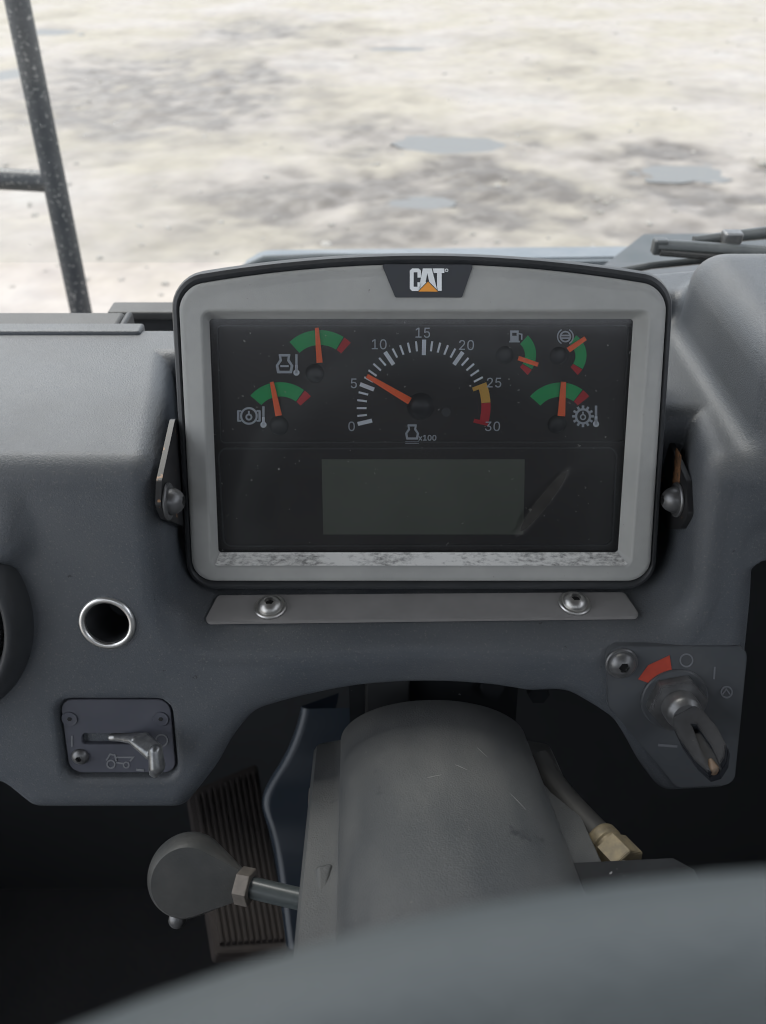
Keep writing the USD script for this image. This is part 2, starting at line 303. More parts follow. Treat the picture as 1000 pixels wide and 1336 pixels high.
gmesh = trimesh.Trimesh(np.stack([GX, GY, GZ], -1).reshape(-1, 3), np.vstack([gf[:, :3], gf[:, [0, 2, 3]]]), process=False)
g = obj('ground', gmesh, 'yard_dirt', smooth=True, kind='structure', label='pale churned dirt yard with dark muddy patches beyond the windscreen')
UsdGeom.PrimvarsAPI(UsdGeom.Mesh(g)).CreatePrimvar('mud', Sdf.ValueTypeNames.FloatArray, 'vertex').Set([float(v) for v in mud.ravel()])
for i, (cx, cy, ax, ay) in enumerate(pool):
    a = np.linspace(0, 2 * math.pi, 60, endpoint=False)
    rr = 1 + .55 * (meshkit.fbm(np.stack([np.cos(a) * 1.6 + i * 7, np.sin(a) * 1.6, 0 * a], -1), 4, 20) - .5) * 2
    pl = Polygon(np.stack([cx + 1.3 * ax * rr * np.cos(a), cy + 1.3 * ay * rr * np.sin(a)], 1))
    obj('puddle', extr(pl, -.075, -.030), 'pool_water', smooth=False, kind='structure', label='shallow grey-blue puddle in the dirt yard')
rng = np.random.default_rng(4)
cl = []
for k in range(170):                                            # clods and stones lying about on the dirt
    px, py = rng.uniform(-60, 1060), rng.uniform(20, 400)
    c = gpt(px, py); s = rng.uniform(.015, .04) * (1 + .5 * (rng.random() < .1))
    ico = trimesh.creation.icosphere(1, 1.0); ico.vertices *= (1 + .5 * (meshkit.noise(ico.vertices * 1.5 + k, 2) - .5))[:, None]
    ico.vertices = ico.vertices * [s, s * rng.uniform(.7, 1.3), s * .6] + [c[0], c[1], .0]; cl.append(ico)
i0 = np.array([[np.clip(np.searchsorted(gx, m.vertices[:, 0].mean()), 0, nx - 1), np.clip(np.searchsorted(gy, m.vertices[:, 1].mean()), 0, ny - 1)] for m in cl])
for m, (a, b) in zip(cl, i0): m.vertices[:, 2] += GZ[a, b]
mat('clod_dirt', (.24, .225, .195), (.33, .31, .28), rough=.9, scale=3)
obj('scattered_clods', trimesh.util.concatenate(cl), 'clod_dirt', smooth=50, kind='stuff', label='scattered clods and small stones on the dirt yard')

# ------------------------------------------------------------------ the cab round the driver
cab = thing('vehicle_cab', 'dark cab of the machine enclosing the dashboard and driver space', 'vehicle cab')
obj('floor_panel', boxm(-.85, .85, -.95, .72, 1.42, 1.48), 'floor_rubber', cab, smooth=False)
obj('roof_panel', boxm(-.9, .9, -.95, .86, 3.36, 3.46, .03), 'cab_trim', cab)
obj('rear_panel', boxm(-.85, .85, -.99, -.93, 1.4, 3.08), 'cab_black', cab, smooth=False)
obj('front_panel', boxm(-.85, .85, .56, .60, 1.42, 2.36), 'cab_black', cab, smooth=False)
for s in (-1, 1):
    obj('side_panel', boxm(s * .87 - .02, s * .87 + .02, -.95, .70, 1.4, 2.15 if s < 0 else 2.85), 'cab_black', cab, smooth=False)
    obj('front_pillar', tube([(s * .86, .68, 2.40), (s * .86, .60, 3.40)], .04), 'cab_black', cab)
    obj('rear_pillar', tube([(s * .86, -.96, 2.40), (s * .86, -.96, 3.40)], .045), 'cab_black', cab)
ws = thing('windscreen', 'wide clear windscreen pane with a thin film of dust', 'windscreen')
obj('glass_pane', trimesh.Trimesh([(-.82, .62, 2.50), (.82, .62, 2.50), (.82, .57, 3.36), (-.82, .57, 3.36)], [[0, 1, 2], [0, 2, 3]], process=False), 'windscreen_glass', ws, smooth=False)

# ------------------------------------------------------------------ outside the glass: handrail, hood, wiper
hr = thing('hand_rail', 'scratched dark steel grab rail standing outside the windscreen at left', 'handrail')
pt, pb = P(14, -40, 1.12), P(107, 412, 1.36)
d_ = (pb - pt); obj('upright_post', tube([pt - d_ * .3, pt, (pt + pb) / 2, pb, pb + d_ * .9], .0185, 24), 'rail_paint', hr)
_pr = lambda v: 668 - 1000 * ((v - C) @ U_) / ((v - C) @ F_)
pj = pt + d_ * min(np.linspace(0, 1, 400), key=lambda t: abs(_pr(pt + d_ * t) - 237)); pl_ = P(-40, 231, (pj - C) @ F_ + .01)
obj('cross_bar', tube([pj + (pl_ - pj) * .02, pl_, pl_ + (pl_ - pj) * 4], .0165, 24), 'rail_paint', hr)

hood = thing('engine_hood', 'grey hood edge showing just above the display behind the glass', 'hood')
hz = P(500, 321, 1.25); z0 = hz[2]
hp = Polygon([(P(318, 340, 1.25)[0] - .02, hz[1] - .09), (P(340, 330, 1.25)[0], hz[1]), (.55, hz[1] + .02), (.75, hz[1] - .05), (P(905, 360, 1.1)[0], hz[1] - .06)]).buffer(-.03).buffer(.03, quad_segs=6)
obj('hood_panel', chamf(hp, z0 - .045, z0, .02), 'hood_grey', hood, smooth=50)
a0, a1 = P(330, 343, 1.18), P(545, 338, 1.18)
obj('hood_seal', tube([P(318, 349, 1.15), P(345, 341, 1.17), P(420, 337, 1.18), P(560, 337, 1.18)], [.004, .009, .008, .006], 10), 'hood_dark', hood)
obj('grille_shelf', chamf(Polygon([(P(760, 372, 1.0)[0], P(760, 372, 1.0)[1]), (P(925, 371, 1.0)[0], P(925, 371, 1.0)[1]), (P(1080, 366, 1.0)[0], P(1080, 366, 1.0)[1]), (P(1080, 335, 1.15)[0], P(1080, 335, 1.15)[1]), (P(830, 345, 1.15)[0], P(830, 345, 1.15)[1])]), P(760, 372, 1.0)[2] - .004, P(760, 360, 1.0)[2], .006), 'hood_dark', hood, smooth=50)
nose = thing('front_frame', 'strip of cream-yellow machine paint low beside the display corner', 'vehicle frame')
yz = P(888, 374, 1.5)
obj('frame_plate', boxm(yz[0] - .07, yz[0] + .06, yz[1], yz[1] + .04, yz[2] - .12, yz[2] - .0, .015), 'machine_yellow', nose)

wp = thing('windscreen_wiper', 'dark wiper arm and blade parked low outside the windscreen', 'wiper')
def wsp(px, py, off=.02): r = ray(px, py); return C + r * ((.625 + off) / r[1])
obj('blade_holder', tube([wsp(857, 321), wsp(900, 323), wsp(1000, 330), wsp(1150, 340)], .0058, 12), 'wiper_black', wp)
obj('blade_rubber', tube([wsp(862, 330, .012), wsp(1000, 341, .012), wsp(1150, 352, .012)], .0026, 8), 'black_hole', wp)
obj('wiper_arm', tube([wsp(905, 314, .035), wsp(960, 308, .035), wsp(1040, 299, .035), wsp(1160, 285, .035)], [.004, .005, .006, .007], 12), 'wiper_black', wp)
obj('arm_clip', boxm(-.008, .008, -.006, .006, -.005, .005, .002).apply_translation(wsp(955, 309, .028)), 'dull_steel', wp)
obj('blade_end', boxm(-.006, .006, -.005, .005, -.0065, .0065, .002).apply_translation(wsp(861, 321)), 'wiper_black', wp)
obj('link_arm', tube([wsp(792, 357, .03), wsp(850, 346, .03), wsp(930, 338, .03), wsp(1050, 338, .03)], .0035, 10), 'wiper_black', wp)

# ------------------------------------------------------------------ the moulded dashboard, as a distance field
ZF = .030
def nets(f, lo, hi, h):
    ax = [np.arange(a, b + h, h, dtype=np.float32) for a, b in zip(lo, hi)]
    V = f(ax[0][:, None, None], ax[1][None, :, None], ax[2][None, None, :]).astype(np.float32)
    V = np.ascontiguousarray(np.broadcast_to(V, [len(a) for a in ax])); S = V < 0
    n = np.array(V.shape) - 1
    cnt = sum(S[i:n[0] + i, j:n[1] + j, k:n[2] + k].astype(np.int8) for i in (0, 1) for j in (0, 1) for k in (0, 1))
    act = np.argwhere((cnt > 0) & (cnt < 8)); idx = np.full(n, -1, np.int64); idx[tuple(act.T)] = np.arange(len(act))
    acc = np.zeros((len(act), 3)); num = np.zeros(len(act))
    cor = np.array([(i, j, k) for i in (0, 1) for j in (0, 1) for k in (0, 1)])
    for a in range(8):
        for b in range(a + 1, 8):
            if abs(cor[a] - cor[b]).sum() != 1: continue
            va, vb = V[tuple((act + cor[a]).T)], V[tuple((act + cor[b]).T)]; cr = (va < 0) != (vb < 0)
            t = np.where(cr, va / np.where(cr, va - vb, 1), 0)[:, None]
            acc += np.where(cr[:, None], cor[a] + t * (cor[b] - cor[a]), 0); num += cr
    verts = np.array(lo) + (act + acc / num[:, None]) * h
    faces = []
    for d in range(3):
        u, v = (d + 1) % 3, (d + 2) % 3
        s0 = [slice(0, n[0] + 1)] * 3; sa = [slice(None)] * 3; sb = [slice(None)] * 3; sa[d] = slice(0, n[d]); sb[d] = slice(1, n[d] + 1)
        A, B = S[tuple(sa)], S[tuple(sb)]; e = np.argwhere(A != B)
        e = e[(e[:, u] > 0) & (e[:, v] > 0) & (e[:, u] < n[u]) & (e[:, v] < n[v])]
        du, dv = np.zeros(3, int), np.zeros(3, int); du[u] = 1; dv[v] = 1
        qd = np.stack([idx[tuple((e - du - dv).T)], idx[tuple((e - dv).T)], idx[tuple(e.T)], idx[tuple((e - du).T)]], 1)
        fl = ~A[tuple(e.T)]; qd[fl] = qd[fl][:, ::-1]; faces.append(qd)
    qd = np.vstack(faces); return trimesh.Trimesh(verts, np.vstack([qd[:, :3], qd[:, [0, 2, 3]]]), process=False)
def sdf_poly(P2, x, y):
    x, y = np.broadcast_arrays(x, y); d = np.full(x.shape, 1e9); s = np.ones(x.shape); n = len(P2)
    for i in range(n):
        a, b = P2[i], P2[i - 1]; ex, ey = b - a; wx, wy = x - a[0], y - a[1]; t = np.clip((wx * ex + wy * ey) / (ex * ex + ey * ey), 0, 1)
        d = np.minimum(d, (wx - ex * t) ** 2 + (wy - ey * t) ** 2)
        c1, c2, c3 = y >= a[1], y < b[1], ex * wy > ey * wx
        s = np.where((c1 & c2 & c3) | (~c1 & ~c2 & ~c3), -s, s)
    return s * np.sqrt(d)
def rint(a, b, r): return np.sqrt(np.maximum(a + r, 0) ** 2 + np.maximum(b + r, 0) ** 2) + np.minimum(np.maximum(a, b) + r, 0) - r
def runi(a, b, r): return -rint(-a, -b, r)
def bx2(x, y, x0, x1, y0, y1, r):
    ax, ay = np.abs(x - (x0 + x1) / 2) - (x1 - x0) / 2 + r, np.abs(y - (y0 + y1) / 2) - (y1 - y0) / 2 + r
    return np.sqrt(np.maximum(ax, 0) ** 2 + np.maximum(ay, 0) ** 2) + np.minimum(np.maximum(ax, ay), 0) - r
ce, se = math.cos(e_), math.sin(e_)
V_TOP, V_SH = -.0015, -.0925
outl = Polygon([D(x, y, ZF)[:2] for x, y in [(-260, 300), (1300, 300), (1300, 660), (996, 680), (990, 790), (978, 900), (965, 1038), (868, 1043), (800, 955), (740, 918), (690, 936), (640, 940), (560, 940), (470, 940), (400, 938), (338, 945), (300, 985), (238, 1064), (38, 1064), (-4, 1030), (-260, 1030)]])
outl = outl.buffer(-.010).buffer(.020, quad_segs=6).buffer(-.010, quad_segs=6)
OUT = np.array(outl.exterior.coords)[:-1]
SOCK = D(140, 813, ZF); PNL = [D(75, 917, ZF), D(228, 1013, ZF)]
VENT = D(-121, 800, .030)
def dash_f(x, y, z):
    v, w = ce * y + se * z, se * y - ce * z                       # height above / distance beyond the display pivot
    o2 = sdf_poly(OUT, x, y)[:, :, :1] if False else sdf_poly(OUT, np.broadcast_to(x[:, :, 0], (x.shape[0], y.shape[1])), np.broadcast_to(y[:, :, 0], (x.shape[0], y.shape[1])))[:, :, None]
    zf = z - ZF - .018 * np.clip((-.108 - y) / .12, 0, 1) * 0
    face = rint(o2, zf, .013)
    skin = np.maximum(face, .008 - z)                             # the hanging lower skin
    body = np.maximum(np.maximum(face, -(y + .138)), w - .122 - .05 * np.clip((x - .11) / .01, 0, 1))   # the deep upper body
    f = np.minimum(skin, body)
    # far left boss that carries the round fitting, lower than the top
    pln = .524 * (y + .0064) + .852 * (z - .0109)
    boss = rint(rint(rint(x + .2065 + .10 * np.clip(-.02 - y, 0, .05), pln, .010), z - .043, .010), -(y + .066), .010); boss = np.maximum(boss, -.03 - z)
    f = runi(f, boss, .010)
    f = rint(f, v - V_TOP, .011)  # the top, rising slightly to the glass
    # right-hand hump
    hump = rint(rint(-(x - .171), v - .050, .022), w - .150, .045)
    hump = np.maximum(rint(hump, zf, .016), -v - .05)
    f = runi(f, hump, .010)
    ridge = rint(rint(-(x - .128), v - .013 - .10 * np.clip(x - .14, 0, .2), .010), np.abs(w - .150) - .022, .010); f = runi(f, np.maximum(ridge, -v - .05), .010)
    # bay for the display, flared to the back, and the front shelf
    fl = .15 * np.clip(w + .02, 0, .2)
    bay = bx2(x, v, -.139, .1455, V_SH, .6, .026) - fl * np.clip((v + .09) / .04, 0, 1)
    f = rint(f, -np.maximum(bay, w - np.where(x < 0, .078, .014)), .012)
    # arch hollow under the bridge
    xa = x - .004; bb = .020 + 1.20 * np.clip(z - .006, 0, .03); sc = np.sqrt((xa / .098) ** 2 + ((y + .178) / bb) ** 2) - 1
    f = rint(f, -sc * bb * .7, .012)
    # socket bore and switch recess
    f = np.maximum(f, -np.maximum(np.sqrt((x - SOCK[0]) ** 2 + (y - SOCK[1]) ** 2) - .0126, ZF - .035 - z))
    pr = bx2(x, y, PNL[0][0] - .0015, PNL[1][0] + .0015, PNL[1][1] - .0015, PNL[0][1] + .0015, .009)
    f = rint(f, -np.maximum(pr, ZF - .0065 - z), .0035)
    return f
dash = thing('dashboard', 'moulded dark grey plastic dashboard with a bay and arched lower edge', 'dashboard', FRAME_D)
dm = nets(dash_f, (-.36, -.245, -.19), (.36, .12, .075), .0021)
obj('moulding', dm, 'dash_plastic', dash, smooth=True)

# trim along the back of the dash on the left, and the slot beside it
tr = thing('defrost_trim', 'grey ledge trim strip along the rear edge of the dashboard', 'trim strip')
TZ = .548
def trp(px, py, Z=TZ): return P(px, py, Z)
ony = lambda px, py, y: C + ray(px, py) * (y / ray(px, py)[1])
YB = O[1] + .130
t0, t1 = ony(-160, 429, YB), ony(151, 429, YB); dpt = onplane(0, 406, t0, np.array([0, 0, 1.0]))[1] - YB
obj('ledge_strip', boxm(t0[0], t1[0], YB, YB + dpt, t0[2] - .012, t0[2], .0035), 'trim_plastic', tr)
obj('end_cap', boxm(t1[0] + .0008, t1[0] + .0055, YB + .004, YB + dpt - .002, t0[2] - .012, t0[2] + .0012, .002), 'shell_plastic', tr)
zt = O[2] + V_TOP
obj('edge_lip', boxm(t0[0], ony(190, 438, YB - .012)[0], YB - .022, YB - .009, zt - .006, zt + .0022, .0018), 'dash_plastic', tr)
u0, u1 = trp(140, 413, .60), trp(300, 413, .60)
obj('slot_frame', boxm(u0[0], u1[0], u0[1], u0[1] + .02, u0[2] - .0035, u0[2] + .0035, .002), 'trim_plastic', tr)
obj('slot_back', boxm(u0[0], u1[0], u0[1] + .004, u0[1] + .014, u0[2] - .04, u0[2] - .004), 'shell_plastic', tr, smooth=False)

# ------------------------------------------------------------------ round fitting at the far left
vt = thing('round_air_vent', 'large round dark fitting with a ribbed inner ring at the left edge', 'air vent', (DX, DY, DN, O + toW(np.array([VENT[0], VENT[1], 0]), (DX, DY, DN, np.zeros(3)))))
obj('outer_ring', lathe([(.0, .02), (.0540, .02), (.0550, .036), (.0575, .0425), (.0595, .0435), (.062, .0425), (.0645, .039), (.0675, .0315), (.069, .020)], 96), 'shell_plastic', vt, smooth=50)
obj('inner_disc', lathe([(0, .034), (.030, .036), (.046, .040), (.0485, .040), (.0495, .036), (.0495, .018)], 72), 'dash_plastic', vt)
for k in range(96):
    a = 2 * math.pi * k / 96; b = boxm(.0490, .0545, -.0008, .0008, .020, .0405)
    b.apply_transform(trimesh.transformations.rotation_matrix(a, [0, 0, 1])); obj('rib', b, 'shell_plastic', vt, smooth=False)

# ------------------------------------------------------------------ screws
def button(r, h, hole, mat_w=None):
    dome_ = m3.Manifold.sphere(1.0, 40).scale([r, r, h]).trim_by_plane([0, 0, 1], 0)
    rec = m3.Manifold.extrude(m3.CrossSection([np.array(hexa(hole).exterior.coords)[:-1]]), h).translate([0, 0, h * .45])
    return as_tm(dome_ - rec)
def bolt(name, label, fr, r, h, washer, group=None, mat_='steel', hole=None):
    t = thing(name, label, 'bolt', fr, group)
    obj('washer', lathe([(0, .0), (washer, 0), (washer, .0008), (washer - .0006, .0014), (0, .0014)], 36), mat_, t)
    hd = button(r, h, hole or r * .42); hd.apply_translation([0, 0, .0014]); obj('bolt_head', hd, mat_, t, smooth=35)
    obj('hex_recess', lathe([(0, .0014 + h * .47), (r * .36, .0014 + h * .47), (r * .36, .0014 + h * .40), (0, .0014 + h * .4)], 12), 'black_hole', t, smooth=False)
    return t

# ------------------------------------------------------------------ instrument display
dis = thing('instrument_display', 'silver-framed instrument display with dials standing on the dashboard', 'instrument panel', FRAME_D)
def rring(xl0, xl1, xr0, xr1, y0, y1, r, bulge, z, n=9, m=22):       # outline: left x at bottom/top, right x at bottom/top
    pts = []
    def arc(cx, cy, a0): return [(cx + r * math.cos(a), cy + r * math.sin(a)) for a in np.linspace(a0, a0 + math.pi / 2, n)]
    lx = lambda y: xl0 + (xl1 - xl0) * (y - y0) / (y1 - y0); rx = lambda y: xr0 + (xr1 - xr0) * (y - y0) / (y1 - y0)
    c = [arc(rx(y0 + r) - r, y0 + r, -math.pi / 2), arc(rx(y1 - r) - r, y1 - r, 0), arc(lx(y1 - r) + r, y1 - r, math.pi / 2), arc(lx(y0 + r) + r, y0 + r, math.pi)]
    for i in range(4):
        pts += c[i]; a, b = np.array(c[i][-1]), np.array(c[(i + 1) % 4][0])
        pts += [tuple(a + (b - a) * t) for t in np.linspace(0, 1, m)[1:-1]]
    pts = np.array(pts)
    xm, hw = (xl1 + xr1) / 2, (xr1 - xl1) / 2
    k = np.clip((pts[:, 1] - (y1 - 2.2 * r)) / (2.2 * r), 0, 1) ** 2
    pts[:, 1] += bulge * (1 - ((pts[:, 0] - xm) / hw) ** 2) * k
    return np.column_stack([pts, np.full(len(pts), z)])
SH = (-.1350, -.1315, .1360, .1290, -.0965, .0768, .0165, .0115)
SB = (-.1308, -.1270, .1315, .1248, -.0902, .0718, .0125, .0113)
def grow(p, d, z): return rring(p[0] - d, p[1] - d, p[2] + d, p[3] + d, p[4] - d, p[5] + d, max(p[6] + d, .001), p[7], z)
shell = loft([grow(SH, -.012, -.050), grow(SH, -.004, -.048), grow(SH, 0, -.042), grow(SH, .0004, -.010), grow(SH, 0, -.004), grow(SH, -.0012, -.0012), grow(SH, -.003, -.0004), grow(SB, .0002, -.0016), grow(SB, 0, -.004)], caps=False)
obj('shell', cat_(shell, loft([grow(SH, -.012, -.050), grow(SH, -.03, -.052)], caps=False), loft([grow(SH, -.03, -.052), grow(SH, -.031, -.0521)], caps=True)), 'shell_plastic', dis, smooth=40)
def wn(px, py, z): return D(px, py, z)
op0 = (-.1192, -.1150, .1192, .1163, -.0808, .0595, .0040, 0.0)          # front opening
tl, trr, bl, br_ = D(273, 416, -.008), D(827, 417, -.008), D(285, 721, -.008), D(807, 720, -.008)
op1 = (bl[0], tl[0], br_[0], trr[0], bl[1], tl[1], .0020, 0.0)
bezel = loft([grow(SB, 0, -.004), grow(SB, -.0002, -.0002), grow(SB, -.0012, .0006), grow(SB, -.003, .0009), grow(op0, .0016, .0009), grow(op0, .0006, .0006), grow(op0, 0, -.0002)], caps=False)
obj('bezel', bezel, 'bezel_paint', dis, smooth=40)
r0, r1 = grow(op0, 0, -.0002), grow(op1, 0, -.0085)
n_ = len(r0); N9, M20 = 9, 20
# the sloping reveal round the window: bottom sill (worn paint), sides and head
seg = N9 + M20
def strip(i0, i1):
    j = np.arange(i0, i1 + 1) % n_
    return loft([r0[j], (r0[j] * .5 + r1[j] * .5) + [0, 0, -.0006], r1[j]], caps=False, closed=False)
i_sill = (3 * seg + 5, 4 * seg + 4)
obj('window_reveal', cat_(strip(4, 3 * seg + 5)), 'bezel_paint', dis, smooth=60)
obj('window_sill', strip(*i_sill), 'bezel_sill_paint', dis, smooth=60, label='worn lower sill with white bare flakes')
lens_p = Polygon(grow(op1, .0035, 0)[:, :2])
obj('lens', extr(lens_p, -.0105, -.0087), 'lens_glass', dis, smooth=False)
ZD = -.0130
M['scuff_film'] = usdkit.material(stage, '/World/Looks/scuff_film', {'tc': ('texture_coordinate', {}), 'n': ('noise_texture', {'scale': 45, 'detail': 3}), 'r': ('map_range', {'from_min': .35, 'from_max': .7, 'to_min': .007, 'to_max': .014, 'clamp': True}), 't': ('transparent_bsdf', {'color': (1, 1, 1)}), 'd': ('diffuse_bsdf', {'color': (.5, .48, .45)}), 'a': ('mix_closure', {})}, [('tc.object', 'n.vector'), ('n.fac', 'r.value'), ('r.result', 'a.fac'), ('t.BSDF', 'a.closure1'), ('d.BSDF', 'a.closure2')], surface='a.closure')
obj('lens_scuff', cat_(*[extr(pxg(affinity.rotate(affinity.scale(Point(709, 655).buffer(1, quad_segs=24), 58 - 5 * k, 9.0 - 1.15 * k), -52), -.0086), -.00865 + k * .0001, -.00862 + k * .0001) for k in range(7)]), M['scuff_film'], dis, smooth=False, label='pale rubbed streak across the lower right of the glass')
dial = obj('dial_face', extr(Polygon(grow(op1, .006, 0)[:, :2]), -.018, ZD), 'dial_black', dis, smooth=False)
def flat(name, g, mat_, z=None, up=.0003, lbl=None, parent=None, px=True):
    z = ZD if z is None else z
    gg = pxg(g, z) if px else g
    return obj(name, extr(gg, z + .00005, z + up), mat_, parent or dis, smooth=False, label=lbl)
# frames moulded round the upper and lower fields
def pframe(pts, r, w): p = Polygon(pts).buffer(-r).buffer(r); return p.difference(p.buffer(-w))
flat('field_frame', pframe([(284, 584), (806, 583), (800, 712), (292, 713)], 12, 2.0), 'dial_frame', up=.0008)
flat('field_frame', pframe([(283, 424), (821, 424), (815, 577), (288, 578)], 6, 1.6), 'dial_frame', up=.0008)
flat('lcd_screen', Polygon([(420, 599), (685, 599), (683, 697), (422, 697)]), 'lcd_grey', up=.0004, lbl='blank grey-green display window')
# tachometer
def circ3(a, b, c):
    (ax, ay), (bx, by), (cx, cy) = a, b, c; d = 2 * (ax * (by - cy) + bx * (cy - ay) + cx * (ay - by))
    ux = ((ax ** 2 + ay ** 2) * (by - cy) + (bx ** 2 + by ** 2) * (cy - ay) + (cx ** 2 + cy ** 2) * (ay - by)) / d
    uy = ((ax ** 2 + ay ** 2) * (cx - bx) + (bx ** 2 + by ** 2) * (ax - cx) + (cx ** 2 + cy ** 2) * (bx - ax)) / d
    return np.array([ux, uy]), math.hypot(ax - ux, ay - uy)
def sector(c, r0, r1, a0, a1, n=24):
    a = np.radians(np.linspace(a0, a1, n)); o = np.stack([np.cos(a), np.sin(a)], 1); return Polygon(np.vstack([c + r1 * o, (c + r0 * o)[::-1]]))
def tick(c, r0, r1, ang, w):
    a = math.radians(ang); d = np.array([math.cos(a), math.sin(a)]); q = np.array([-d[1], d[0]]) * w / 2
    return Polygon([c + r0 * d - q, c + r1 * d - q, c + r1 * d + q, c + r0 * d + q])
d2 = lambda x, y: D(x, y, ZD)[:2]
tc_, tR = circ3(d2(467, 553), d2(551, 443), d2(637, 553))
ang0 = math.degrees(math.atan2(*(d2(467, 553) - tc_)[::-1])) % 360; ang1 = math.degrees(math.atan2(*(d2(637, 553) - tc_)[::-1]))
angs = np.linspace(ang0, ang1, 31)
for i, a in enumerate(angs):
    mj = i % 5 == 0
    m_ = 'print_white' if i < 25 else ('print_yellow' if i == 25 else 'print_red')
    if i > 25 and i < 30: continue
    flat('tick', tick(tc_, tR * (.78 if mj else .84), tR * (1.0 if mj else .985), a, .0022 if mj else .0011), m_, px=False)
flat('yellow_band', sector(tc_, tR * .865, tR, angs[25] - .5, angs[27] - 2), 'print_yellow', px=False)
flat('red_band', sector(tc_, tR * .865, tR, angs[27] - 2.3, angs[30] - 1), 'print_red', px=False)
def text(s, px, py, h, mat_='print_grey', z=None, name='numeral', bold=False, parent=None, fr=None, squeeze=1.0):
    z = ZD if z is None else z
    t = meshkit.text_mesh(s, h, .0003, bold); t.apply_translation(-t.bounds.mean(0)); t.vertices[:, 0] *= squeeze
    c = D(px, py, z); t.apply_translation([c[0], c[1], z + .0002]); return obj(name, t, mat_, parent or dis, smooth=False)
for s, x, y in (('0', 459, 556), ('5', 462, 500), ('10', 495, 449), ('15', 552, 434), ('20', 609, 450), ('25', 645, 499), ('30', 643, 556)): text(s, x, y, .0052)
def dome_hub(px, py, r):
    c = D(px, py, ZD); m = lathe([(0, r * .42), (r * .5, r * .38), (r * .82, r * .24), (r, .0), ], 32); m.apply_translation([c[0], c[1], ZD + .0001]); obj('needle_hub', m, 'hub_black', dis)
for x, y, r in ((549, 530, .0075), (411, 487, .0052), (364, 555, .0055), (659, 463, .0048), (729, 464, .0048), (727, 553, .0052)): dome_hub(x, y, r)
def needle(x0, y0, x1, y1, w0, w1):                              # tip to root, pixel widths
    d = np.array([x1 - x0, y1 - y0], float); d /= np.linalg.norm(d); q = np.array([-d[1], d[0]])
    a, b = np.array([x0, y0]), np.array([x1, y1])
    flat('needle', Polygon([a - q * w0 / 2, a + q * w0 / 2, b + q * w1 / 2, b - q * w1 / 2]), 'needle_orange', z=ZD + .0012, up=.0010)
needle(479, 490, 535, 523, 5.5, 9.5); needle(413.8, 427.5, 417.3, 473, 5, 8); needle(355, 498, 364, 542, 5, 8.5); needle(735.3, 498, 732.5, 542.5, 6.5, 9.5)
needle(702, 475.5, 676.5, 467, 5.5, 6); needle(764, 441, 741.5, 456.5, 5.5, 7)
def gauge(p, pin, band, split):
    c, r = circ3(*[d2(*k) for k in p]); a = [math.degrees(math.atan2(*(d2(*k) - c)[::-1])) for k in (p[0], p[2])]
    ri = r - band
    s = a[0] + (a[1] - a[0]) * split; gp = 1.2 * np.sign(a[0] - a[1])
    flat('green_band', sector(c, ri, r, a[0], s + gp * .6), 'print_green', px=False); flat('red_band', sector(c, ri, r, s - gp * .6, a[1]), 'print_red', px=False)
gauge([(378, 446), (416, 430.5), (458, 447)], None, .0078, .87)
gauge([(327, 516), (365, 498.5), (406, 517)], None, .0078, .87)
gauge([(692, 517), (733, 499), (769, 517)], None, .0078, .86)
gauge([(689, 437.5), (699.7, 461), (688.5, 489)], None, .0060, .84)
gauge([(752, 437.5), (765.3, 460), (754, 489)], None, .0060, .84)
# pictograms
def ring(x, y, r, w): return Point(x, y).buffer(r, quad_segs=12).difference(Point(x, y).buffer(r - w, quad_segs=12))
def ln(p, w): return LineString(p).buffer(w / 2, cap_style='flat', join_style='mitre')
def engine(x, y, s): return unary_union([Polygon([(x - 6 * s, y - 13 * s), (x + 6 * s, y - 13 * s), (x + 5 * s, y - 7 * s), (x + 9.5 * s, y), (x + 8 * s, y + 8 * s), (x - 8 * s, y + 8 * s), (x - 9.5 * s, y), (x - 5 * s, y - 7 * s)]).buffer(1).difference(Polygon([(x - 4 * s, y - 11 * s), (x + 4 * s, y - 11 * s), (x + 3 * s, y - 6 * s), (x + 7.3 * s, y), (x + 6 * s, y + 6 * s), (x - 6 * s, y + 6 * s), (x - 7.3 * s, y), (x - 3 * s, y - 6 * s)]))])
def thermo(x, y): return [('print_grey', ln([(x, y - 14), (x, y + 11)], 3.0)), ('print_white', unary_union([ln([(x, y), (x, y + 9)], 3.6), Point(x, y + 10).buffer(4)]))]
def icon(g, m_='print_grey', lbl=None): flat('pictogram', g, m_, up=.0003, lbl=lbl)
icon(unary_union([engine(371.5, 477, 1.1), ln([(366, 477.5), (377, 477.5)], 2.5)]))
for m_, gg in thermo(387, 476): flat('thermometer', gg, m_, up=.0003)
icon(unary_union([ring(325, 542.5, 11.5, 2.6), ring(325, 544, 4.5, 2.2), ln([(325, 536), (325, 541)], 2.4), ln([(311, 536), (311, 549)], 3), ln([(339, 536), (339, 549)], 3), ln([(310, 536), (315, 536)], 2), ln([(310, 549), (315, 549)], 2), ln([(335, 536), (340, 536)], 2), ln([(335, 549), (340, 549)], 2)]))
for m_, gg in thermo(344, 544): flat('thermometer', gg, m_, up=.0003)
icon(unary_union([engine(538, 565.5, .85), ln([(529, 577), (547, 577)], 3)]))
text('x100', 558, 571, .0030, name='scale_note', bold=True)
icon(unary_union([sbox(666, 431, 677, 445).difference(sbox(668.5, 434, 674.5, 438)), ln([(664.5, 445.5), (678.5, 445.5)], 2), ln([(677, 435), (681, 436), (681, 443)], 1.8)]))
icon(unary_union([ring(738, 439, 7.5, 2), ln([(732, 437.5), (744, 437.5)], 2), ln([(732, 441), (744, 441)], 2), ring(738, 439, 11, 1.6).difference(sbox(733, 425, 743, 455))]))
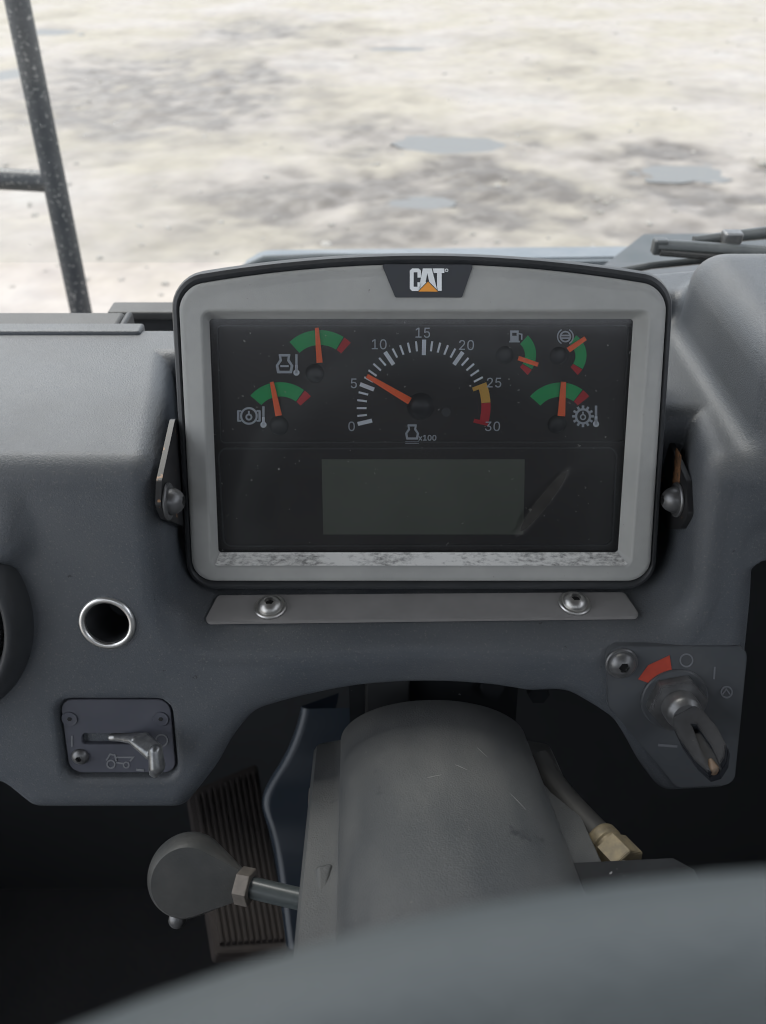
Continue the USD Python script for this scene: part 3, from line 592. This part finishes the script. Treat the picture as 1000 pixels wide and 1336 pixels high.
gear = unary_union([ring(761, 543, 10.5, 2.8)] + [Polygon([(761 + 10 * math.cos(a - .15), 543 + 10 * math.sin(a - .15)), (761 + 14.2 * math.cos(a - .11), 543 + 14.2 * math.sin(a - .11)), (761 + 14.2 * math.cos(a + .11), 543 + 14.2 * math.sin(a + .11)), (761 + 10 * math.cos(a + .15), 543 + 10 * math.sin(a + .15))]) for a in np.arange(12) * math.pi / 6] + [ring(761, 544, 4, 1.6), ln([(761, 537), (761, 541)], 2)])
icon(gear)
for m_, gg in thermo(778, 543): flat('thermometer', gg, m_, up=.0003)
flat('light_sensor', Point(582.5, 537.5).buffer(6), 'dial_frame', up=.0005)
# badge with its lettering
ZB = .0009
badge = obj('badge', chamf(pxg(Polygon([(498, 344.5), (618, 345), (603, 388), (516, 388)]).buffer(-3).buffer(3), ZB), ZB - .002, ZB + .0008, .0004), 'badge_black', dis, smooth=50)
ZL = ZB + .0008
ltr = {'C': Polygon([(549.5, 362), (549.5, 352.5), (546.5, 350), (538, 350), (535, 353), (535, 376.5), (538, 379.5), (546, 379.5), (548, 377.6), (549.5, 375), (549.5, 368), (545, 368), (545, 374), (540, 374), (540, 355), (545, 355), (545, 362)]),
       'A': Polygon([(552, 350), (563.5, 350), (571, 379.5), (546, 379.5)]).difference(Polygon([(557.8, 356), (560.5, 368), (555.5, 368)])),
       'T': Polygon([(564.8, 350), (580, 350), (580, 356), (576.6, 356), (576.6, 379.3), (571.6, 379.3), (570.5, 374), (570.5, 356), (566.3, 356)])}
tri = Polygon([(558.8, 367.3), (546.2, 380.2), (571.6, 380.2)])
for k in 'CAT': flat('letter', ltr[k].difference(tri.buffer(1.0)) if k == 'A' else ltr[k].difference(tri.buffer(.8)), 'logo_white', z=ZL, parent=dis)
flat('triangle_mark', tri, 'logo_orange', z=ZL)
flat('trade_mark_dot', ring(583, 352.5, 2.2, .9), 'logo_white', z=ZL)

# brackets either side, mounting plate and bolts
def onx(px, py, xl): r = ray(px, py); return toL(C + r * ((xl + O[0] - C[0]) / r[0]))
FRX = lambda xl, s: (DN * 1.0, DY, np.cross(DN, DY), O + DX * xl)   # local x = N, y = Y, z = N x Y = -X
brk = []
for s, pxs, xl in ((-1, [(225, 546), (207, 628), (206, 660), (213, 677), (236, 686), (262, 640), (262, 560)], -.1355), (1, [(868, 556), (900, 628), (902, 672), (892, 690), (872, 690), (852, 640), (850, 560)], .1440)):
    L = [onx(x, y, xl) for x, y in pxs]; pg = Polygon([(p[2], p[1]) for p in L]).convex_hull.buffer(-.004).buffer(.004)
    t = thing('display_bracket', 'black steel side bracket pivoting the display, ' + ('left side beside the socket pod' if s < 0 else 'right side with rust-worn edge'), 'bracket', FRX(xl, s), )
    obj('bracket_plate', chamf(pg, -.0015, .0015, .0005), 'bracket_paint', t, smooth=40)
    if s > 0:
        p_ = onx(884, 614, xl - .002); obj('rust_patch', extr(Polygon([(p_[2] - .004, p_[1] - .012), (p_[2] + .003, p_[1] - .010), (p_[2] + .001, p_[1] + .008), (p_[2] - .005, p_[1] + .010)]).buffer(.0015), .0015, .0017), 'rust_wear', t, smooth=False)
for s, (bx_, by_), xl in ((-1, (219, 654), -.1335), (1, (884, 652), .1422)):
    b = onx(bx_, by_, xl)
    fr = frame_at(toW(b, FRAME_D), DN, DY * (1 if s > 0 else -1))      # z = N x Y = -X for the right bolt
    bolt('bracket_bolt', 'domed steel bolt clamping the ' + ('left' if s < 0 else 'right') + ' display bracket to the pod wall', fr, .0072, .0075, .0098, 'display bracket bolts', 'dull_steel')
vv = np.array([0, 0, 1.0]); shelf0 = O + vv * (V_SH + .0028)
sp = lambda x, y: toL(onplane(x, y, shelf0, vv))
SHF = (DX, np.array([0, 1.0, 0]), vv, shelf0)
sh2 = lambda x, y: toL(onplane(x, y, shelf0, vv), SHF)[:2]
plate = Polygon([sh2(266, 811), sh2(837, 804), sh2(815, 772), sh2(284, 776)]).buffer(-.003).buffer(.003)
mp = thing('mounting_plate', 'long flat grey plate screwed down under the display', 'plate', SHF)
obj('plate_strip', chamf(plate, -.0024, 0, .0006), 'plate_paint', mp, smooth=40)
for (x, y, lb) in ((353, 793, 'left'), (750, 788, 'right')):
    c = sh2(x, y)
    bolt('plate_screw', f'shiny button screw and washer on the {lb} end of the plate under the display', (SHF[0], SHF[1], SHF[2], toW(np.array([c[0], c[1], .0001]), SHF)), .0070, .0048, .0090, 'screws on the mounting plate', 'steel')

# ------------------------------------------------------------------ power socket
so = thing('power_socket', 'empty round power socket with a bright chrome ring', 'socket', (DX, DY, DN, O + toW(SOCK, (DX, DY, DN, np.zeros(3)))))
obj('chrome_ring', lathe([(.0118, -.006), (.0118, .0003), (.0121, .0011), (.0128, .0016), (.0142, .0016), (.0150, .0011), (.0153, .0), (.0153, -.001)], 64), 'chrome', so, smooth=60)
obj('inner_sleeve', lathe([(.0117, -.0335), (.0117, -.0004), (.0115, -.0004), (.0113, -.0330), (0, -.0330), (0, -.0335)], 48), 'shell_plastic', so)

# ------------------------------------------------------------------ lockout switch panel (left lobe)
ZP = ZF - .0035
lk = thing('lockout_switch', 'recessed switch plate with a sliding metal lever at lower left', 'switch', FRAME_D)
pp = rbox2(PNL[0][0], PNL[1][0], PNL[1][1], PNL[0][1], .0075)
dL = lambda x, y, z=ZP: D(x, y, z)
slot = pxg(unary_union([rbox2(107, 182, 957, 971, 5)]), ZP)
obj('switch_plate', chamf(pp.difference(slot), ZP - .003, ZP, .0005), 'switch_plate', lk, smooth=40)
obj('slot_back', extr(slot.buffer(.002), ZP - .0045, ZP - .0034), 'black_hole', lk, smooth=False)
def at(m, px, py, z): m = as_tm(m).copy(); m.apply_translation([*D(px, py, z)[:2], z]); return m
for x, y in ((91, 938), (210, 938)):
    s_ = obj('flush_screw', at(lathe([(0, .0004), (.0034, .0004), (.0038, .0006), (.0043, .0006), (.0046, 0)], 28), x, y, ZP + .0001), 'switch_plate', lk)
    obj('screw_recess', at(lathe([(0, .0006), (.0013, .0006), (.0013, .0), (0, 0)], 6), x, y, ZP + .0002), 'black_hole', s_, smooth=False)
s_ = obj('dome_screw', at(button(.0050, .0034, .0018), 105, 987, ZP + .0001), 'dull_steel', lk, smooth=35)
obj('screw_recess', at(lathe([(0, .0018), (.0016, .0018), (.0016, .0012), (0, .0012)], 6), 105, 987, ZP), 'black_hole', s_, smooth=False)
def fl2(name, g, mat_, z, parent): return obj(name, extr(pxg(g, z), z + .00005, z + .0003), mat_, parent, smooth=False)
fl2('printed_mark', ln([(94, 960), (94, 974)], 2.2), 'decal_grey', ZP, lk)
fl2('printed_mark', ring(211, 966, 8.5, 1.8), 'decal_grey', ZP, lk)
fl2('printed_mark', unary_union([ring(145, 997, 6, 2), ring(165, 998, 4.5, 1.8), ln([(139, 992), (144, 984), (150, 985), (152, 993)], 2), ln([(150, 988), (174, 988), (170, 993)], 2), ln([(152, 995), (161, 996)], 2)]), 'decal_grey', ZP, lk)
fl2('printed_mark', ln([(178, 1004), (188, 1005)], 3), 'decal_grey', ZP, lk)
S = lambda p, r: m3.Manifold.sphere(r, 20).translate([float(k) for k in p])
LW = lambda x, y, z: np.array([*D(x, y, z)[:2], z])
hl = lambda *s: m3.Manifold.batch_hull(list(s))
lev = m3.Manifold.batch_boolean([hl(S(LW(146, 962, ZP - .001), .0022), S(LW(184, 963, ZP + .002), .0030)), hl(S(LW(152, 963, ZP + .001), .0016), S(LW(176, 966, ZP + .010), .0024), S(LW(190, 961, ZP + .006), .0022)),
                                 hl(S(LW(172, 966, ZP + .009), .0022), S(LW(190, 963, ZP + .008), .0025), S(LW(196, 984, ZP + .020), .0032), S(LW(206, 976, ZP + .018), .0026))], m3.OpType.Add)
obj('slider_lever', lev, 'lever_metal', lk, smooth=50)
obj('lever_tip', hl(S(LW(203, 980, ZP + .020), .0038), S(LW(205, 1000, ZP + .022), .0044), S(LW(203, 1006, ZP + .020), .0036)), 'lever_metal', lk, smooth=50)

# ------------------------------------------------------------------ ignition switch
ig = thing('ignition_switch', 'dark key switch plate with red sector and position marks at right', 'ignition switch', FRAME_D)
ZI = ZF + .0020
pg = Polygon([D(x, y, ZF)[:2] for x, y in [(790, 842), (975, 842), (957, 1022), (882, 1026), (792, 918)]]).buffer(-.007).buffer(.007, quad_segs=8)
obj('switch_plate', chamf(pg, ZF - .004, ZI, .0008), 'key_plate', ig, smooth=40)
fl2('red_sector', Polygon([(833, 886), (846, 868), (874, 855), (877, 876), (862, 882), (852, 893)]), 'decal_red', ZI, ig)
fl2('printed_mark', ring(896, 861.5, 9, 1.8), 'decal_grey', ZI, ig)
fl2('printed_mark', ln([(933, 870), (932, 886)], 2.2), 'decal_grey', ZI, ig)
fl2('printed_mark', unary_union([ring(948.5, 903, 8, 1.8), ln([(943, 906), (948, 899), (953, 906)], 1.6)]), 'decal_grey', ZI, ig)
fl2('printed_mark', ln([(859, 972), (884, 974)], 3), 'decal_grey', ZI, ig)
nut_c = D(880, 912, ZI)
nut = chamf(Polygon([(.0165 * math.cos(a), .0165 * math.sin(a)) for a in np.radians(np.arange(6) * 60 + 12)]).buffer(-.002).buffer(.002), 0, .008, .0015); nut.apply_translation([nut_c[0], nut_c[1], ZI])
nut2 = lathe([(.0185, 0), (.0185, .0008), (.0178, .0014), (.012, .0014), (.012, 0)], 48); nut2.apply_translation([nut_c[0], nut_c[1], ZI])
obj('lock_washer', nut2, 'key_plate', ig); nt = obj('hex_nut', nut, 'dull_steel', ig, smooth=40)
cyl = lathe([(0, .0145), (.0070, .0145), (.0092, .0125), (.0098, .0100), (.0100, .0)], 40); cyl.apply_translation([nut_c[0], nut_c[1], ZI + .004])
obj('key_barrel', cyl, 'dull_steel', ig, smooth=40)
# the key: blade in the barrel, worn two-armed plastic bow pointing at the driver
q_ = np.array([.80, .42, 0.0]); ax_ = np.array([.10, -.34, .93])
fk = frame_at(O + toW(np.array([nut_c[0], nut_c[1], ZI + .0165]), (DX, DY, DN, np.zeros(3))), q_[0] * DX + q_[1] * DY, ax_[0] * DX + ax_[1] * DY + ax_[2] * DN)
ky = thing('ignition_key', 'worn grey plastic key with a split bow sitting in the ignition switch', 'key', fk)
bow = Polygon([(-.0070, .001), (.0060, -.001), (.0088, .004), (.0102, .016), (.0092, .027), (.0050, .033), (-.0010, .037), (-.0062, .0365), (-.0088, .028), (-.0098, .014), (-.0092, .006)]).buffer(-.0008).buffer(.0008)
groove = Polygon([(-.0004, .010), (.0018, .011), (.0024, .024), (.0006, .040), (-.0046, .040), (-.0030, .024)])
flipz = np.diag([1.0, 1, -1, 1])
kb_ = cat_(chamf(bow, -.0050, .0004, .0006), chamf(bow.buffer(-.0003).difference(groove), .0002, .0050, .0012)); kb_.apply_transform(flipz); kb_.fix_normals()
obj('key_bow', kb_, 'key_plastic', ky, smooth=40)
obj('key_stem', chamf(rbox2(-.0045, .0045, -.006, .004, .001), -.003, .003, .0005), 'dull_steel', ky, smooth=40)
obj('worn_tip', as_tm(hl(S((-.0030, .0350, -.0012), .0022), S((-.0014, .030, -.0012), .0014), S((-.0010, .0345, -.0014), .0014))), 'key_worn', ky, smooth=50)
scf = D(811, 865, ZI)
bolt('switch_plate_screw', 'large domed screw in the upper left corner of the ignition plate', (DX, DY, DN, O + toW(np.array([scf[0], scf[1], ZI + .0001]), (DX, DY, DN, np.zeros(3)))), .0072, .0050, .0088, None, 'dull_steel')

# ------------------------------------------------------------------ steering column shroud
A0 = camv(.0300, .1405, .462); adir = -U_ * .33 - F_ * .944 + R_ * .045; adir /= np.linalg.norm(adir)
fs = frame_at(A0, R_, np.cross(adir, R_)); fs = (R_, np.cross(adir, R_), adir, A0)     # x right, y out of the cover, z towards the driver
def prof(k, hw, h, fl, n=40):
    a = np.linspace(0, math.pi, n); p = 2.0
    hump = np.stack([-hw * np.sign(np.cos(a)) * np.abs(np.cos(a)) ** (2 / p), h * np.abs(np.sin(a)) ** (2 / p) + .004], 1)
    return np.vstack([[(-hw - fl, -.05), (-hw - fl, -.003), (-hw - fl + .002, .0005), (-hw - .004, .002)], hump, [(hw + .004, .002), (hw + fl - .002, .0005), (hw + fl, -.003), (hw + fl, -.05)]])
rings = []
for t, hw, h, fl in ((-.0012, .0532, .0262, .0150), (.0, .0546, .0275, .0160), (.0015, .0553, .0285, .0164), (.05, .0558, .0295, .0172), (.11, .0562, .0300, .0182), (.19, .0566, .031, .0190), (.23, .0566, .031, .0190)):
    p = prof(0, hw, h, fl); rings.append(np.column_stack([p[:, 0] + .000, p[:, 1], np.full(len(p), t)]))
sh = thing('steering_column_cover', 'scuffed dark grey plastic cover over the steering column', 'steering column', fs)
obj('cover_shell', loft(rings, caps=True), 'shroud_plastic', sh, smooth=38)
obj('cover_boss', hl(S((-.0645, .0008, .100), .0026), S((-.0605, .0012, .0985), .0022), S((-.0635, -.0005, .113), .0018)), 'shroud_plastic', sh, smooth=60)
for z, l in ((.030, .014), (.088, .022)): obj('edge_clip', boxm(-.0735, -.0700, -.014, -.006, z, z + l, .0012), 'zinc', sh)
mat('scuff_grey', (.20, .20, .19), rough=.7)
def on_cover(x, z): return np.array([x, .0042 + .0290 * math.sqrt(max(0, 1 - (x / .0558) ** 2)) + .0004, z])
for x0, z0_, x1, z1_ in ((.0285, .078, .0365, .090), (-.036, .112, -.030, .098), (-.039, .108, -.0355, .119), (.004, .062, .010, .066), (-.012, .072, -.003, .070), (.018, .046, .0225, .053)):
    pts_ = [on_cover(x0 + (x1 - x0) * t, z0_ + (z1_ - z0_) * t) for t in np.linspace(0, 1, 8)]
    obj('scuff_mark', tube(pts_, [.00003, .00012, .00018, .0002, .00018, .00014, .0001, .00003], 6), 'scuff_grey', sh)
# mount behind it under the bridge
mb = thing('column_mount', 'dark steel mount and bolts half hidden behind the column cover top', 'bracket', (fs[0], fs[1], fs[2], fs[3] - adir * .035))
obj('mount_plate', chamf(rbox2(-.050, .058, -.06, .028, .006), -.006, 0, .001), 'black_steel', mb, smooth=40)
obj('mount_bracket', boxm(-.040, -.012, -.02, .036, 0, .010, .002), 'cab_black', mb)
obj('mount_bolt', cat_(chamf(hexa(.009), 0, .007, .001)).apply_translation([.040, .022, 0]), 'black_steel', mb, smooth=40)
obj('mount_bolt', cat_(chamf(hexa(.007), 0, .006, .001)).apply_translation([.070, .016, 0]), 'black_steel', mb, smooth=40)

# black plate, hose and brass fitting right of the column
bp = thing('column_side_plate', 'scratched black steel plate right of the column cover', 'plate')
w0, w1 = P(735, 1126, .365), P(884, 1119, .365)
fp = frame_at(w0, w1 - w0, -U_ * .6 - F_ * .8); Lw = np.linalg.norm(w1 - w0)
obj('plate_body', xf(chamf(Polygon([(0, 0), (Lw - .002, 0), (Lw + .006, .006), (Lw + .012, .05), (0, .05)]).buffer(-.0015).buffer(.0015), -.010, 0, .0006), (fp[0], fp[1], -fp[2] if fp[2] @ (C - w0) < 0 else fp[2], fp[3])), 'black_steel', bp, smooth=40)
obj('plate_bolt', as_tm(hl(S(P(729, 1139, .362), .0024), S(P(730, 1140, .360), .0020))), 'zinc', bp, smooth=60)
ho = thing('hydraulic_hose', 'grey rubber hose with a brass fitting right of the column cover', 'hose')
hpts = spline([P(700, 990, .44), P(738, 1045, .42), P(770, 1080, .405), P(797, 1108, .392)], 20)
obj('hose_body', tube(hpts, .0078, 20), 'hose_rubber', ho)
hd_ = hpts[-1] - hpts[-2]; hd_ /= np.linalg.norm(hd_); fh = frame_at(hpts[-1], np.cross(hd_, R_), np.cross(hd_, np.cross(hd_, R_)))
fh = (fh[0], fh[1], hd_, hpts[-1]) if fh[2] @ hd_ > 0 else (fh[1], fh[0], hd_, hpts[-1])
obj('ferrule', xf(lathe([(0, -.009), (.0086, -.009), (.0094, -.0075), (.0094, -.003), (.0088, -.002), (.0088, .0), (0, 0)], 30), fh), 'brass', ho)
obj('fitting_nut', xf(chamf(hexa(.0105), 0, .013, .0012), fh), 'brass', ho, smooth=30)

# ------------------------------------------------------------------ column lever with its knob
kc = P(246, 1141, .400); kn = P(322, 1157, .392); ke = P(404, 1176, .385)
kl = thing('tilt_lever', 'grey knob lever with a hex nut left of the column cover', 'lever')
vdir = (C - kc) / np.linalg.norm(C - kc); cutn = vdir + .32 * (-U_) - .12 * R_; cutn /= np.linalg.norm(cutn)
ax2 = (kn - kc) / np.linalg.norm(kn - kc)
body = hl(m3.Manifold.sphere(.0206, 64).translate(list(kc)), m3.Manifold.sphere(.0074, 40).translate(list(kc + ax2 * .0275)))
offs = float((kc + cutn * .0115) @ cutn)
body = body.trim_by_plane([-float(k) for k in cutn], -offs)
kb = as_tm(body); obj('knob', kb, 'knob_plastic', kl, smooth=28)
fn = frame_at(kn, np.cross(ax2, U_), np.cross(ax2, np.cross(ax2, U_))); fn = (fn[0], fn[1], ax2, kn) if np.cross(fn[0], fn[1]) @ ax2 > 0 else (fn[1], fn[0], ax2, kn)
obj('hex_nut', xf(chamf(hexa(.0090), -.0042, .0030, .0006), fn), 'zinc', kl, smooth=25)
obj('lever_rod', tube([kn, (kn + ke) / 2, ke, ke + (ke - kn) * .5], .0052, 20), 'rod_paint', kl)
pin = P(232, 1199, .41)
lb_ = thing('floor_bolt', 'small pale bolt head just below the lever knob', 'bolt', (R_, U_, -F_, pin))
obj('bolt_head', lathe([(0, .004), (.003, .0036), (.0045, .002), (.0048, 0), (.0048, -.012), (0, -.012)], 20), 'dull_steel', lb_, smooth=40)

# ------------------------------------------------------------------ pedal and blue steel panel in the footwell
PZ = .80
pa, pb_, pc, pd = P(252, 1035, PZ), P(338, 985, PZ + .04), P(372, 1236, PZ - .10), P(286, 1240, PZ - .12)
fpd = frame_at(pd, pc - pd, pa - pd)
if fpd[2] @ (C - pd) < 0: fpd = frame_at(pc, pd - pc, pb_ - pc)
q4 = [toL(p, fpd)[:2] for p in (pa, pb_, pc, pd)]
ped = thing('ribbed_pedal', 'dark brown ribbed rubber pedal in the footwell behind the knob', 'pedal', fpd)
obj('pedal_pad', chamf(Polygon(q4).convex_hull.buffer(.004), -.014, 0, .003), 'pedal_rubber', ped, smooth=40)
q4 = np.array(q4); nr = 11
for k in range(nr):
    t = (k + .5) / nr; top = q4[0] + (q4[1] - q4[0]) * t; bot = q4[3] + (q4[2] - q4[3]) * t; ln_ = LineString([bot + (top - bot) * .03, bot + (top - bot) * .97]).buffer(.0017, cap_style='flat')
    obj('rib', chamf(ln_, -.001, .0035, .0010), 'pedal_rubber', ped, smooth=40)
obj('pedal_arm', tube([P(225, 1060, .86), P(240, 1085, .84), P(248, 1120, .82)], .012, 14), 'blue_steel', ped)
bsp = thing('blue_steel_panel', 'dark blue painted steel panel with rounded edge beside the pedal', 'panel')
prs = []
EDGE = [(392, 925, .66), (382, 962, .655), (362, 1003, .65), (345, 1032, .645), (340, 1052, .64), (345, 1075, .635), (354, 1110, .63), (362, 1160, .62), (372, 1240, .60)]
for t in np.linspace(0, 1, 7): pass
eg = spline([P(*k) for k in EDGE], 40)
rr_ = []
for i, p in enumerate(eg):
    back = F_ * .05 + R_ * .03
    a = np.linspace(0, math.pi / 2, 8); rad = .009
    arcs = [p + R_ * (rad - rad * math.cos(t)) - F_ * (rad * math.sin(t)) * 1.0 + F_ * rad for t in a]
    rr_.append(np.array([p + back + F_ * rad, *arcs, p + R_ * .05 + F_ * .004, p + R_ * .14 + F_ * .012]))
obj('panel_sheet', loft(rr_, caps=False, closed=False), 'blue_steel', bsp, smooth=True)

# ------------------------------------------------------------------ steering wheel, close to the lens
Rw, rw_, tw = .2, .017, math.radians(85); X0, Y0, Z0, roll = .0347, .0519, .0704, -.086
qc = np.array([-math.sin(roll), math.cos(roll) * math.sin(tw), math.cos(tw)]); qc /= np.linalg.norm(qc)
uc = np.array([math.cos(roll), math.sin(roll) * math.sin(tw), 0]); uc -= qc * (uc @ qc); uc /= np.linalg.norm(uc)
toV = lambda c: R_ * c[0] - U_ * c[1] + F_ * c[2]
hub = C + toV(np.array([X0, Y0, Z0]) + Rw * qc); qw, uw = toV(qc), toV(uc); wn_ = np.cross(uw, -qw)
if wn_ @ adir < 0: wn_ = -wn_
fw = (uw, np.cross(wn_, uw), wn_, hub)
sw = thing('steering_wheel', 'blurred grey rubber steering wheel rim across the bottom foreground', 'steering wheel', fw)
def torus(R, r, n=160, m=40):
    a = np.linspace(0, 2 * math.pi, n, endpoint=False); b = np.linspace(0, 2 * math.pi, m, endpoint=False); A, B = np.meshgrid(a, b, indexing='ij')
    v = np.stack([(R + r * np.cos(B)) * np.cos(A), (R + r * np.cos(B)) * np.sin(A), r * np.sin(B)], -1).reshape(-1, 3)
    i, j = np.meshgrid(np.arange(n), np.arange(m), indexing='ij'); i2, j2 = (i + 1) % n, (j + 1) % m
    f = np.stack([i * m + j, i2 * m + j, i2 * m + j2, i * m + j2], -1).reshape(-1, 4)
    return trimesh.Trimesh(v, np.vstack([f[:, :3], f[:, [0, 2, 3]]]), process=False)
obj('rim', torus(Rw, rw_), 'wheel_rubber', sw, smooth=True)
col_end = A0 + adir * .225; hub_b = hub - wn_ * .058
obj('column_shaft', xf(tube([toL(hub_b, fw), toL((hub_b + col_end) / 2, fw), toL(col_end, fw)], .022, 24), (np.array([1., 0, 0]), np.array([0, 1., 0]), np.array([0, 0, 1.]), np.zeros(3))), 'shell_plastic', sw)
obj('hub', lathe([(0, .004), (.040, .002), (.052, -.006), (.056, -.020), (.030, -.060), (0, -.060)], 48), 'shell_plastic', sw)
sgn = 1.0 if (qw @ fw[1]) > 0 else -1.0
for a in (-20, 90, 200):
    aa = math.radians(a) * 1.0; d = np.array([math.cos(aa), sgn * math.sin(aa), 0])
    obj('spoke', tube([d * .045 + [0, 0, -.018], d * .11 + [0, 0, -.020], d * (Rw - .006) + [0, 0, -.004]], [.016, .012, .011], 16), 'shell_plastic', sw)
